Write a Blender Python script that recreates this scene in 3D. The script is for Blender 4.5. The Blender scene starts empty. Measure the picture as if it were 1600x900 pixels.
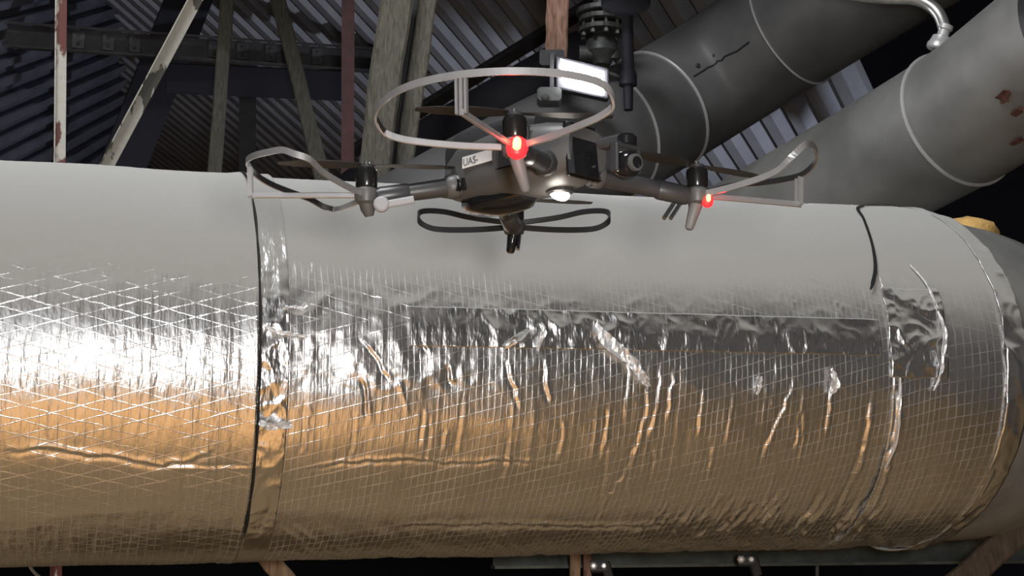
import bpy, bmesh, math, random
import numpy as np
from mathutils import Vector, Matrix

random.seed(7)
SC = bpy.context.scene
COL = SC.collection

# ------------------------------------------------------------------ camera
F = 2400.0
CAM = Vector((0, 0, 1.6))
PITCH = math.radians(10)
cd = bpy.data.cameras.new('camera'); cam = bpy.data.objects.new('camera', cd); COL.objects.link(cam)
cam.location = CAM; cam.rotation_euler = (math.pi / 2 + PITCH, 0, 0)
cd.sensor_width = 36; cd.lens = 36 * F / 1600; cd.clip_start = 0.05
SC.camera = cam
CP, SP = math.cos(PITCH), math.sin(PITCH)

def ray(px, py):
    a = (px - 800) / F; b = (450 - py) / F
    return Vector((a, CP - b * SP, SP + b * CP))
def P(px, py, d):
    return CAM + ray(px, py) * d

# ------------------------------------------------------------------ world, exposure
SC.view_settings.view_transform = 'Standard'
SC.view_settings.look = 'None'
SC.view_settings.exposure = 0.0
SC.view_settings.gamma = 1.0
SC.view_settings.use_curve_mapping = False
w = bpy.data.worlds.new('night'); SC.world = w; w.use_nodes = True
w.node_tree.nodes['Background'].inputs[0].default_value = (0.50, 0.58, 0.90, 1)
w.node_tree.nodes['Background'].inputs[1].default_value = 0.012

# ------------------------------------------------------------------ lights
def lamp(name, kind, loc, power, color, target=None, size=0.1, size_y=None, spot=None, blend=0.5):
    l = bpy.data.lights.new(name, kind); l.energy = power; l.color = color
    if kind == 'AREA':
        l.shape = 'RECTANGLE'; l.size = size; l.size_y = size_y or size
    else:
        l.shadow_soft_size = size
    if kind == 'SPOT':
        l.spot_size = spot; l.spot_blend = blend
    o = bpy.data.objects.new(name, l); COL.objects.link(o); o.location = loc
    if target is not None:
        o.rotation_euler = (Vector(target) - Vector(loc)).to_track_quat('-Z', 'Y').to_euler()
    return o
# hand torch beside the camera, hall lamp overhead, warm work lamp above the walkway behind
lamp('hand_torch', 'SPOT', (0.16, -0.15, 1.68), 148, (1.0, 0.97, 0.94), (-0.05, 3.2, 2.05), 0.10, spot=math.radians(62), blend=0.6)
lamp('hall_lamp', 'AREA', (-0.9, 1.1, 5.3), 120, (0.97, 0.98, 1.0), (0.0, 3.0, 2.3), 1.4, 0.8)
lamp('walkway_lamp', 'SPOT', (-0.1, -1.0, 4.2), 1400, (1.0, 0.71, 0.41), (0.0, -0.1, 0.0), 0.15, spot=math.radians(52), blend=0.8)
lamp('added_wall_light', 'AREA', (-0.5, -4.4, 4.2), 250, (0.98, 0.98, 1.0), (-0.5, -7.0, 4.0), 1.2, 0.5)  # added out-of-view light; brightens the back wall mirrored in the foil
lamp('added_side_light', 'AREA', (3.8, -1.5, 3.6), 34, (0.98, 0.98, 1.0), (7.0, -2.0, 2.4), 1.0, 0.5)  # added light on the right wall, for its reflection in the foil
lamp('added_roof_light', 'SPOT', (2.9, 5.0, 0.3), 360, (0.85, 0.89, 1.0), (-0.2, 6.9, 4.0), 0.10, spot=math.radians(52), blend=1.0)  # added lamp, unseen behind the pipe, to brighten the roof ribs

# ------------------------------------------------------------------ helpers
def tag(o, label=None, cat=None, group=None, kind=None):
    if label: o['label'] = label
    if cat: o['category'] = cat
    if group: o['group'] = group
    if kind: o['kind'] = kind
    return o
def empty(name, loc=(0, 0, 0), parent=None, rz=0.0):
    o = bpy.data.objects.new(name, None); COL.objects.link(o)
    o.location = loc; o.rotation_euler = (0, 0, rz); o.empty_display_size = 0.05
    if parent: o.parent = parent
    return o
def link(name, me, mats, parent=None, smooth=False, world=False):
    """world=True: vertices are in world space and are moved into the parent's frame"""
    o = bpy.data.objects.new(name, me); COL.objects.link(o)
    if not isinstance(mats, (list, tuple)): mats = [mats]
    for m in mats: me.materials.append(m)
    if smooth:
        me.polygons.foreach_set('use_smooth', [True] * len(me.polygons))
    if parent:
        o.parent = parent
        if world:
            me.transform(wmat(parent).inverted())
    elif world and len(me.vertices):
        n = len(me.vertices); co = np.empty(n * 3); me.vertices.foreach_get('co', co); co = co.reshape(-1, 3)
        c = Vector((co[:, 0].mean(), co[:, 1].mean(), co[:, 2].min()))
        me.transform(Matrix.Translation(-c)); o.location = c
    return o
def wmat(o):
    m = Matrix.LocRotScale(o.location, o.rotation_euler, o.scale)
    return wmat(o.parent) @ m if o.parent else m
def pyd(vs, fs):
    me = bpy.data.meshes.new('m'); me.from_pydata([tuple(v) for v in vs], [], fs); me.update(); return me
def merge(parts):
    vs, fs = [], []
    for v, f in parts:
        b = len(vs); vs += list(v); fs += [tuple(i + b for i in q) for q in f]
    return vs, fs
def perp(d, up=Vector((0, 0, 1))):
    d = d.normalized()
    x = d.cross(up)
    if x.length < 1e-4: x = d.cross(Vector((0, 1, 0)))
    x.normalize(); return x, x.cross(d).normalized()
def prism(p0, p1, prof, up=Vector((0, 0, 1))):
    """extrude a closed 2D profile (x along side, y along up) from p0 to p1"""
    p0 = Vector(p0); p1 = Vector(p1); x, y = perp(p1 - p0, up); n = len(prof)
    vs = [p0 + x * a + y * b for a, b in prof] + [p1 + x * a + y * b for a, b in prof]
    fs = [(i, (i + 1) % n, n + (i + 1) % n, n + i) for i in range(n)] + [tuple(range(n - 1, -1, -1)), tuple(range(n, 2 * n))]
    return vs, fs
def bar(p0, p1, wd, ht, up=Vector((0, 0, 1)), ch=0.0):
    a, b = wd / 2, ht / 2
    if ch:
        c = ch
        return prism(p0, p1, [(-a + c, -b), (a - c, -b), (a, -b + c), (a, b - c), (a - c, b), (-a + c, b), (-a, b - c), (-a, -b + c)], up)
    return prism(p0, p1, [(-a, -b), (a, -b), (a, b), (-a, b)], up)
def box(c, sx, sy, sz, ch=0.0):
    c = Vector(c)
    return bar(c - Vector((0, sy / 2, 0)), c + Vector((0, sy / 2, 0)), sx, sz, Vector((0, 0, 1)), ch)
def catmull(pts, k=6, closed=False):
    pts = [Vector(p) for p in pts]; n = len(pts); out = []
    for i in range(n if closed else n - 1):
        g = (lambda j: pts[j % n]) if closed else (lambda j: pts[max(0, min(n - 1, j))])
        a, b, c, d = g(i - 1), g(i), g(i + 1), g(i + 2)
        for t in range(k):
            t /= k
            out.append(0.5 * ((2 * b) + (c - a) * t + (2 * a - 5 * b + 4 * c - d) * t * t + (3 * b - a - 3 * c + d) * t ** 3))
    if not closed: out.append(pts[-1])
    return out
def frames(pts):
    T = [(pts[min(i + 1, len(pts) - 1)] - pts[max(i - 1, 0)]).normalized() for i in range(len(pts))]
    x, y = perp(T[0]); X = [x]
    for i in range(1, len(pts)):
        v = X[-1] - T[i] * X[-1].dot(T[i]); X.append(v.normalized())
    return T, X
def tube(pts, rad, seg=12, caps=True):
    pts = [Vector(p) for p in pts]; T, X = frames(pts); vs, fs = [], []
    for i, p in enumerate(pts):
        r = rad[i] if isinstance(rad, (list, tuple)) else rad
        y = T[i].cross(X[i])
        for k in range(seg):
            a = 2 * math.pi * k / seg; vs.append(p + (X[i] * math.cos(a) + y * math.sin(a)) * r)
    for i in range(len(pts) - 1):
        for k in range(seg):
            fs.append((i * seg + k, i * seg + (k + 1) % seg, (i + 1) * seg + (k + 1) % seg, (i + 1) * seg + k))
    if caps:
        fs.append(tuple(range(seg - 1, -1, -1))); fs.append(tuple(range((len(pts) - 1) * seg, len(pts) * seg)))
    return vs, fs
def lathe(base, axis, prof, seg=20):
    """prof: (radius, height along axis)"""
    base = Vector(base); axis = Vector(axis).normalized()
    x, y = perp(axis); vs, fs = [], []
    for r, h in prof:
        for k in range(seg):
            a = 2 * math.pi * k / seg; vs.append(base + axis * h + (x * math.cos(a) + y * math.sin(a)) * r)
    n = len(prof)
    for i in range(n - 1):
        for k in range(seg):
            fs.append((i * seg + k, (i + 1) * seg + k, (i + 1) * seg + (k + 1) % seg, i * seg + (k + 1) % seg))
    fs.append(tuple(range(seg))); fs.append(tuple(range(n * seg - 1, (n - 1) * seg - 1, -1)))
    return vs, fs
def mk(name, vf, mat, parent=None, smooth=False, world=True, bevel=0.0):
    o = link(name, pyd(*vf), mat, parent, smooth, world)
    if smooth:
        o.data.set_sharp_from_angle(angle=math.radians(38))
    if bevel:
        b = o.modifiers.new('bevel', 'BEVEL'); b.width = bevel; b.segments = 2; b.limit_method = 'ANGLE'
    return o

# ------------------------------------------------------------------ noise on arrays
_tabs = {}
def vn(x, y, seed=0):
    if seed not in _tabs: _tabs[seed] = np.random.RandomState(seed + 11).rand(256, 256)
    t = _tabs[seed]
    xi = np.floor(x).astype(int); yi = np.floor(y).astype(int)
    fx = x - xi; fy = y - yi
    fx = fx * fx * (3 - 2 * fx); fy = fy * fy * (3 - 2 * fy)
    a = t[xi % 256, yi % 256]; b = t[(xi + 1) % 256, yi % 256]
    c = t[xi % 256, (yi + 1) % 256]; d = t[(xi + 1) % 256, (yi + 1) % 256]
    return (a * (1 - fx) + b * fx) * (1 - fy) + (c * (1 - fx) + d * fx) * fy
def ridge(x, y, seed=0):
    return 1 - np.abs(2 * vn(x, y, seed) - 1)
def crumple(s, c, seed=0):
    """sharp folded facets"""
    wx = vn(s * 30, c * 30, seed + 3) * 0.02; wy = vn(s * 30, c * 30, seed + 4) * 0.02
    h = ridge((s + wx) * 22 + c * 9, (c + wy) * 18 - s * 7, seed) ** 1.0
    h = h + 0.38 * ridge((s + wy) * 47 - c * 20, (c + wx) * 40 + s * 16, seed + 1)
    h = h + 0.08 * ridge(s * 95, c * 90, seed + 2)
    return h - 0.85
def sstep(a, b, x):
    t = np.clip((x - a) / (b - a), 0, 1); return t * t * (3 - 2 * t)

# ------------------------------------------------------------------ materials
def mat(name, color, rough=0.6, metal=0.0, noise=0.0, nscale=20.0, bump=0.0, bscale=80.0, emit=None, estr=0.0, spec=0.5):
    m = bpy.data.materials.new(name); m.use_nodes = True
    nt = m.node_tree; b = nt.nodes['Principled BSDF']
    b.inputs['Base Color'].default_value = (*color, 1); b.inputs['Roughness'].default_value = rough
    b.inputs['Metallic'].default_value = metal; b.inputs['Specular IOR Level'].default_value = spec
    if emit:
        b.inputs['Emission Color'].default_value = (*emit, 1); b.inputs['Emission Strength'].default_value = estr
    tc = None
    if noise or bump:
        tc = nt.nodes.new('ShaderNodeTexCoord')
    if noise:
        n = nt.nodes.new('ShaderNodeTexNoise'); n.inputs['Scale'].default_value = nscale; n.inputs['Detail'].default_value = 6
        nt.links.new(tc.outputs['Object'], n.inputs['Vector'])
        r = nt.nodes.new('ShaderNodeValToRGB')
        r.color_ramp.elements[0].position = 0.3; r.color_ramp.elements[1].position = 0.7
        r.color_ramp.elements[0].color = (*[c * (1 - noise) for c in color], 1)
        r.color_ramp.elements[1].color = (*[min(1, c * (1 + noise)) for c in color], 1)
        nt.links.new(n.outputs['Fac'], r.inputs['Fac']); nt.links.new(r.outputs['Color'], b.inputs['Base Color'])
    if bump:
        n = nt.nodes.new('ShaderNodeTexNoise'); n.inputs['Scale'].default_value = bscale; n.inputs['Detail'].default_value = 5
        nt.links.new(tc.outputs['Object'], n.inputs['Vector'])
        bp = nt.nodes.new('ShaderNodeBump'); bp.inputs['Strength'].default_value = bump; bp.inputs['Distance'].default_value = 0.004
        nt.links.new(n.outputs['Fac'], bp.inputs['Height']); nt.links.new(bp.outputs['Normal'], b.inputs['Normal'])
    return m

def paint_mat(name, top, under, scale=14.0, thr=0.55, rough=0.55, stretch=(1, 1, 0.35)):
    """flaking paint: two colours split by a hard-edged noise"""
    m = bpy.data.materials.new(name); m.use_nodes = True; nt = m.node_tree; b = nt.nodes['Principled BSDF']
    tc = nt.nodes.new('ShaderNodeTexCoord'); mp = nt.nodes.new('ShaderNodeMapping'); mp.inputs['Scale'].default_value = stretch
    n = nt.nodes.new('ShaderNodeTexNoise'); n.inputs['Scale'].default_value = scale; n.inputs['Detail'].default_value = 7; n.inputs['Roughness'].default_value = 0.55
    r = nt.nodes.new('ShaderNodeValToRGB'); r.color_ramp.elements[0].position = thr - 0.01; r.color_ramp.elements[1].position = thr + 0.01
    n2 = nt.nodes.new('ShaderNodeTexNoise'); n2.inputs['Scale'].default_value = 60; n2.inputs['Detail'].default_value = 6
    m1 = nt.nodes.new('ShaderNodeMixRGB'); m1.inputs[1].default_value = (*[c * 0.72 for c in top], 1); m1.inputs[2].default_value = (*top, 1)
    m2 = nt.nodes.new('ShaderNodeMixRGB'); m2.inputs[2].default_value = (*under, 1)
    bp = nt.nodes.new('ShaderNodeBump'); bp.invert = True; bp.inputs['Strength'].default_value = 0.6; bp.inputs['Distance'].default_value = 0.002
    L = nt.links
    L.new(tc.outputs['Object'], mp.inputs['Vector']); L.new(mp.outputs['Vector'], n.inputs['Vector']); L.new(tc.outputs['Object'], n2.inputs['Vector'])
    L.new(n.outputs['Fac'], r.inputs['Fac']); L.new(n2.outputs['Fac'], m1.inputs['Fac'])
    L.new(m1.outputs['Color'], m2.inputs[1]); L.new(r.outputs['Color'], m2.inputs['Fac'])
    L.new(m2.outputs['Color'], b.inputs['Base Color']); L.new(r.outputs['Color'], bp.inputs['Height']); L.new(bp.outputs['Normal'], b.inputs['Normal'])
    b.inputs['Roughness'].default_value = rough
    return m

def wood_mat(name, c0, c1, scale=9.0):
    m = bpy.data.materials.new(name); m.use_nodes = True; nt = m.node_tree; b = nt.nodes['Principled BSDF']; L = nt.links
    tc = nt.nodes.new('ShaderNodeTexCoord'); mp = nt.nodes.new('ShaderNodeMapping'); mp.inputs['Scale'].default_value = (12, 12, 0.9)
    n = nt.nodes.new('ShaderNodeTexNoise'); n.inputs['Scale'].default_value = scale; n.inputs['Detail'].default_value = 8; n.inputs['Distortion'].default_value = 0.6
    v = nt.nodes.new('ShaderNodeTexVoronoi'); v.inputs['Scale'].default_value = 5.5
    k = nt.nodes.new('ShaderNodeMapRange'); k.inputs['From Min'].default_value = 0.03; k.inputs['From Max'].default_value = 0.09
    r = nt.nodes.new('ShaderNodeValToRGB'); r.color_ramp.elements[0].color = (*c0, 1); r.color_ramp.elements[1].color = (*c1, 1)
    r.color_ramp.elements[0].position = 0.3; r.color_ramp.elements[1].position = 0.72
    mx = nt.nodes.new('ShaderNodeMixRGB'); mx.inputs[1].default_value = (c0[0] * .25, c0[1] * .22, c0[2] * .2, 1)
    L.new(tc.outputs['Object'], mp.inputs['Vector']); L.new(mp.outputs['Vector'], n.inputs['Vector']); L.new(tc.outputs['Object'], v.inputs['Vector'])
    L.new(v.outputs['Distance'], k.inputs['Value']); L.new(n.outputs['Fac'], r.inputs['Fac'])
    L.new(k.outputs['Result'], mx.inputs['Fac']); L.new(r.outputs['Color'], mx.inputs[2]); L.new(mx.outputs['Color'], b.inputs['Base Color'])
    bp = nt.nodes.new('ShaderNodeBump'); bp.inputs['Strength'].default_value = 0.35; bp.inputs['Distance'].default_value = 0.004
    L.new(n.outputs['Fac'], bp.inputs['Height']); L.new(bp.outputs['Normal'], b.inputs['Normal'])
    b.inputs['Roughness'].default_value = 0.8
    return m

def foil_mat(name, scrim=1.0, rough=0.29, fine=0.12, dust0=0.12, dust1=0.5, pitch=0.0158, dustmax=1.0, wave=0.32, chevron=False, tmix=0.34, dk=0.27):
    """aluminium foil facing with a reinforcing thread grid, dust settled on the upper side"""
    m = bpy.data.materials.new(name); m.use_nodes = True; nt = m.node_tree; N = nt.nodes; L = nt.links
    b = N['Principled BSDF']
    uv = N.new('ShaderNodeUVMap'); uv.uv_map = 'UVMap'
    sp = N.new('ShaderNodeSeparateXYZ'); L.new(uv.outputs['UV'], sp.inputs[0])
    def math_(op, a, bb=None, c=None):
        n = N.new('ShaderNodeMath'); n.operation = op
        for i, v in enumerate((a, bb, c)):
            if v is None: continue
            if isinstance(v, (int, float)): n.inputs[i].default_value = v
            else: L.new(v, n.inputs[i])
        return n.outputs[0]
    U, V = sp.outputs['X'], sp.outputs['Y']
    wn = N.new('ShaderNodeTexNoise'); wn.inputs['Scale'].default_value = 26; wn.inputs['Detail'].default_value = 2
    L.new(uv.outputs['UV'], wn.inputs['Vector'])
    wob = math_('MULTIPLY', math_('SUBTRACT', wn.outputs['Fac'], 0.5), 0.006)
    Uw = math_('ADD', U, wob); Vw = math_('ADD', V, wob)
    def lines(expr, p, wd):
        t = math_('PINGPONG', math_('DIVIDE', expr, p), 0.5)      # 0 on the line
        mr = N.new('ShaderNodeMapRange'); mr.inputs['From Min'].default_value = 0.0; mr.inputs['From Max'].default_value = wd / p
        mr.inputs['To Min'].default_value = 1; mr.inputs['To Max'].default_value = 0; mr.interpolation_type = 'SMOOTHSTEP'
        L.new(t, mr.inputs['Value']); return mr.outputs['Result']
    l1 = lines(Uw, pitch, 0.0016)
    l2 = lines(math_('ADD', Vw, math_('MULTIPLY', Uw, 0.27)), 0.027, 0.0014)
    l3 = lines(math_('SUBTRACT', Vw, math_('MULTIPLY', Uw, 0.27)), 0.027, 0.0014)
    diag = math_('MAXIMUM', l2, l3)
    if chevron:
        diag = lines(math_('ADD', math_('ABSOLUTE', math_('ADD', Vw, -0.045)), math_('MULTIPLY', Uw, dk)), 0.026, 0.0014)
    allm = math_('MAXIMUM', math_('MULTIPLY', l1, 0.75), diag)
    # breaks in the visible threads
    bn = N.new('ShaderNodeTexNoise'); bn.inputs['Scale'].default_value = 14; bn.inputs['Detail'].default_value = 5
    L.new(uv.outputs['UV'], bn.inputs['Vector'])
    br = N.new('ShaderNodeMapRange'); br.inputs['From Min'].default_value = 0.36; br.inputs['From Max'].default_value = 0.56
    L.new(bn.outputs['Fac'], br.inputs['Value'])
    thread = math_('MULTIPLY', allm, math_('MULTIPLY_ADD', br.outputs['Result'], 0.75, 0.25))
    # heights
    n1 = N.new('ShaderNodeTexNoise'); n1.inputs['Scale'].default_value = 16; n1.inputs['Detail'].default_value = 3
    mp = N.new('ShaderNodeMapping'); mp.inputs['Scale'].default_value = (3.2, 1, 1)
    L.new(uv.outputs['UV'], mp.inputs['Vector']); L.new(mp.outputs['Vector'], n1.inputs['Vector'])
    n2 = N.new('ShaderNodeTexNoise'); n2.inputs['Scale'].default_value = 150; n2.inputs['Detail'].default_value = 3
    L.new(uv.outputs['UV'], n2.inputs['Vector'])
    b1 = N.new('ShaderNodeBump'); b1.inputs['Strength'].default_value = wave; b1.inputs['Distance'].default_value = 0.010
    L.new(n1.outputs['Fac'], b1.inputs['Height'])
    b2 = N.new('ShaderNodeBump'); b2.inputs['Strength'].default_value = fine; b2.inputs['Distance'].default_value = 0.0012
    L.new(n2.outputs['Fac'], b2.inputs['Height']); L.new(b1.outputs['Normal'], b2.inputs['Normal'])
    b3 = N.new('ShaderNodeBump'); b3.inputs['Strength'].default_value = 0.42 * scrim; b3.inputs['Distance'].default_value = 0.0011
    L.new(thread, b3.inputs['Height']); L.new(b2.outputs['Normal'], b3.inputs['Normal'])
    # dust by the upward slope of the surface
    ge = N.new('ShaderNodeNewGeometry'); sn = N.new('ShaderNodeSeparateXYZ'); L.new(ge.outputs['Normal'], sn.inputs[0])
    dn = N.new('ShaderNodeTexNoise'); dn.inputs['Scale'].default_value = 9; dn.inputs['Detail'].default_value = 7
    L.new(uv.outputs['UV'], dn.inputs['Vector'])
    z = math_('ADD', sn.outputs['Z'], math_('MULTIPLY', math_('SUBTRACT', dn.outputs['Fac'], 0.5), 0.14))
    dm = N.new('ShaderNodeMapRange'); dm.inputs['From Min'].default_value = dust0; dm.inputs['From Max'].default_value = dust1
    dm.inputs['To Max'].default_value = dustmax; dm.interpolation_type = 'SMOOTHSTEP'
    L.new(z, dm.inputs['Value'])
    dust = dm.outputs['Result']
    b.inputs['Base Color'].default_value = (0.80, 0.80, 0.80, 1); b.inputs['Metallic'].default_value = 1.0
    rr = N.new('ShaderNodeMapRange'); rr.inputs['To Min'].default_value = rough; rr.inputs['To Max'].default_value = 0.36 if scrim else rough
    L.new(thread, rr.inputs['Value']); L.new(rr.outputs['Result'], b.inputs['Roughness'])
    L.new(b3.outputs['Normal'], b.inputs['Normal'])
    th = N.new('ShaderNodeBsdfPrincipled'); th.inputs['Base Color'].default_value = (0.88, 0.88, 0.88, 1); th.inputs['Metallic'].default_value = 0.35
    th.inputs['Roughness'].default_value = 0.4; L.new(b3.outputs['Normal'], th.inputs['Normal'])
    mt = N.new('ShaderNodeMixShader'); L.new(math_('MULTIPLY', thread, tmix * scrim), mt.inputs[0])
    L.new(b.outputs[0], mt.inputs[1]); L.new(th.outputs[0], mt.inputs[2])
    du = N.new('ShaderNodeBsdfPrincipled'); du.inputs['Base Color'].default_value = (0.40, 0.40, 0.385, 1); du.inputs['Roughness'].default_value = 0.9
    du.inputs['Diffuse Roughness'].default_value = 1.0; du.inputs['Specular IOR Level'].default_value = 0.1
    b4 = N.new('ShaderNodeBump'); b4.inputs['Strength'].default_value = 0.03 * scrim; b4.inputs['Distance'].default_value = 0.001
    L.new(thread, b4.inputs['Height']); L.new(b4.outputs['Normal'], du.inputs['Normal'])
    mx = N.new('ShaderNodeMixShader'); L.new(dust, mx.inputs[0]); L.new(mt.outputs[0], mx.inputs[1]); L.new(du.outputs[0], mx.inputs[2])
    L.new(mx.outputs[0], N['Material Output'].inputs['Surface'])
    return m

M = {}
M['foil'] = foil_mat('foil_facing', dust0=0.0, dust1=0.30, rough=0.26, tmix=0.30, scrim=0.8)
M['foil_plain'] = foil_mat('foil_tape', scrim=0.0, rough=0.24, fine=0.1, dust0=0.05, dust1=0.40, wave=0.5, dustmax=0.92)
M['foil_right'] = foil_mat('foil_facing_end', scrim=0.8, rough=0.27, dust0=-0.02, dust1=0.42, pitch=0.0125, chevron=True, tmix=0.55, wave=0.2)
M['dusty'] = mat('dusty_cover', (0.21, 0.21, 0.20), 0.75, 0.0, 0.25, 7, 0.3, 60)
M['insul'] = mat('yellow_foam', (0.75, 0.47, 0.16), 0.9, 0, 0.2, 30, 0.8, 90)
M['duct'] = mat('galvanised_duct', (0.185, 0.185, 0.178), 0.6, 0.1, 0.3, 5, 0.12, 30)
M['duct2'] = mat('grey_duct', (0.115, 0.115, 0.115), 0.5, 0.15, 0.3, 5, 0.12, 25)
M['band'] = mat('steel_band', (0.55, 0.55, 0.55), 0.35, 0.4)
M['duct_dark'] = mat('black_duct', (0.012, 0.012, 0.016), 0.7, 0.0, 0.2, 6, spec=0.15)
M['steel_dark'] = mat('dark_steel', (0.022, 0.022, 0.026), 0.55, 0.2, 0.4, 14, 0.2, 60)
M['steel_grey'] = mat('grey_steel', (0.10, 0.11, 0.10), 0.5, 0.4, 0.35, 18, 0.25, 60)
M['valve'] = mat('valve_iron', (0.045, 0.048, 0.046), 0.5, 0.3, 0.4, 25, 0.3, 60)
M['plate'] = mat('gusset_steel', (0.075, 0.075, 0.078), 0.6, 0.2, 0.35, 20)
M['conduit'] = mat('zinc_conduit', (0.52, 0.52, 0.50), 0.35, 0.8, 0.2, 30)
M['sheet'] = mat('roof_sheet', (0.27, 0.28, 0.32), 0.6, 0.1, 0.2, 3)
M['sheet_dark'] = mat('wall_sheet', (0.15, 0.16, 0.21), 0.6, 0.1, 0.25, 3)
M['dark'] = mat('unlit_black', (0.020, 0.022, 0.032), 0.9)  # near-black standing for unlit dark on the far wall and added bars
M['paint_white'] = paint_mat('flaking_white_paint', (0.62, 0.60, 0.54), (0.13, 0.035, 0.028), 9, 0.52)
M['paint_worn'] = paint_mat('worn_white_paint', (0.50, 0.48, 0.42), (0.045, 0.042, 0.030), 14, 0.56)
M['red'] = mat('red_oxide', (0.07, 0.020, 0.022), 0.6, 0, 0.3, 25)
M['rust'] = mat('rust_flake', (0.09, 0.035, 0.025), 0.8, 0, 0.5, 60)
M['wood'] = wood_mat('grey_timber', (0.085, 0.078, 0.062), (0.19, 0.18, 0.145))
M['wood_dim'] = wood_mat('old_timber', (0.06, 0.057, 0.045), (0.12, 0.114, 0.09))
M['wood_red'] = wood_mat('reddish_timber', (0.12, 0.055, 0.035), (0.36, 0.22, 0.16))
M['wood_warm'] = wood_mat('warm_timber', (0.16, 0.10, 0.06), (0.36, 0.26, 0.17))
M['wood_brown'] = wood_mat('brown_timber', (0.05, 0.035, 0.024), (0.12, 0.088, 0.062))
M['ply'] = wood_mat('plywood_floor', (0.42, 0.27, 0.13), (0.62, 0.42, 0.22))
M['wallpale'] = mat('pale_plaster', (0.30, 0.30, 0.30), 0.9, 0, 0.15, 2)
# drone
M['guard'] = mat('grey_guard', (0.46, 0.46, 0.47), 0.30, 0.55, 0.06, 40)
M['guard_shade'] = mat('shaded_guard', (0.020, 0.020, 0.021), 0.42)  # black stands in for shade on the far guard and inner arcs
M['shell'] = mat('grey_shell', (0.10, 0.10, 0.10), 0.45, 0.05, 0.06, 30)
M['shell_dark'] = mat('dark_shell', (0.045, 0.045, 0.048), 0.35)
M['gloss'] = mat('gloss_black', (0.012, 0.012, 0.014), 0.12)
M['arm'] = mat('arm_carbon', (0.055, 0.055, 0.058), 0.42, 0.1, 0.08, 50)
M['arm_matt'] = mat('arm_matt_black', (0.03, 0.03, 0.032), 0.65)
M['motor'] = mat('motor_black', (0.03, 0.03, 0.03), 0.22, 0.6)
M['leg'] = mat('leg_grey', (0.20, 0.20, 0.20), 0.5)
M['latch'] = mat('latch_pale', (0.34, 0.34, 0.36), 0.5)
M['blade'] = mat('blade_black', (0.018, 0.018, 0.018), 0.4)
M['sticker'] = mat('sticker_white', (0.80, 0.80, 0.80), 0.6)
M['ink'] = mat('ink_grey', (0.16, 0.16, 0.17), 0.7)
M['led_red'] = mat('red_light', (1, 0.05, 0.03), 0.4, emit=(1.0, 0.012, 0.03), estr=1.6)
M['led_core'] = mat('red_light_core', (1, 0.6, 0.3), 0.4, emit=(1.0, 0.42, 0.14), estr=3.0)
M['led_white'] = mat('white_light', (1, 1, 1), 0.4, emit=(1.0, 0.93, 0.85), estr=14)
M['flood'] = mat('flood_diffuser', (1, 1, 1), 0.4, emit=(0.97, 0.97, 1.0), estr=60)

# ------------------------------------------------------------------ the setting
tag(mk('floor', box((0, 2, -0.05), 16, 26, 0.1), M['ply']), kind='structure')
tag(mk('wall_back', box((0, -7.0, 4.5), 16.4, 0.2, 9.0), M['wallpale']), kind='structure')
tag(mk('wall_right', box((8.1, 0.0, 4.5), 0.2, 13.8, 9.0), M['wallpale']), kind='structure')
tag(mk('wall_far', box((0, 15.3, 4.5), 26, 0.2, 9.0), M['dark']), kind='structure')

def sheet_run(root, O, s, t, n, length, pitch, depth, ribs, total, m, t0=0.0, thick=0.002):
    """corrugated sheets: s along the ribs, t across, n towards the room; each sheet a part"""
    k = 0; done = 0
    while done < total:
        r = min(ribs, total - done)
        prof = []
        for i in range(r):
            b = (done + i) * pitch + t0
            prof += [(b, 0), (b + .40 * pitch, 0), (b + .50 * pitch, depth), (b + .90 * pitch, depth)]
        prof.append(((done + r) * pitch + t0, 0))
        prof.append(((done + r) * pitch + t0 + 0.03, 0))
        lift = 0.003 * (k % 2)
        vs = []
        for a in (0, length):
            for off in (lift, lift - thick):
                vs += [O + s * a + t * q + n * (h + off) for q, h in prof]
        K = len(prof); fs = []
        for i in range(K - 1):
            fs.append((i, i + 1, 2 * K + i + 1, 2 * K + i)); fs.append((K + i, 3 * K + i, 3 * K + i + 1, K + i + 1))
            fs.append((i, K + i, K + i + 1, i + 1)); fs.append((2 * K + i, 2 * K + i + 1, 3 * K + i + 1, 3 * K + i))
        mk('corrugated_sheet', (vs, fs), m, root)
        done += r; k += 1

# right-hand roof slope: plane given by inverse depth over the view (world geometry from here on)
def plane_right(px, py): return P(px, py, 1 / (0.0944 + 0.0000723 * px - 0.00015 * py))
o1, o2, o3 = plane_right(900, 0), plane_right(1000, 142), plane_right(300, 0)
s_ = (o2 - o1).normalized(); nrm = s_.cross(o3 - o1).normalized()
if nrm.dot(CAM - o1) < 0: nrm = -nrm
t_ = nrm.cross(s_).normalized()
if t_.x < 0: t_ = -t_
ce = empty('ceiling'); tag(ce, kind='structure')
pitch = 0.152
sheet_run(ce, o1 - t_ * pitch * 44 - s_ * 2.4, s_, t_, nrm, 7.0, pitch, 0.065, 7, 52, M['sheet'])

def plane_left(px, py): return P(px, py, 1 / (0.134 - 0.00016 * px))
q1, q2, q3 = plane_left(0, 50), plane_left(200, -5), plane_left(0, 200)
s2 = (q2 - q1).normalized(); n2_ = s2.cross(q3 - q1).normalized()
if n2_.dot(CAM - q1) < 0: n2_ = -n2_
t2 = n2_.cross(s2).normalized()
if t2.z > 0: t2 = -t2
wl = empty('wall_left'); tag(wl, kind='structure')
sheet_run(wl, q1 - t2 * 1.0 - s2 * 1.2, s2, t2, n2_, 3.3, 0.090, 0.045, 6, 24, M['sheet_dark'])

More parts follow.
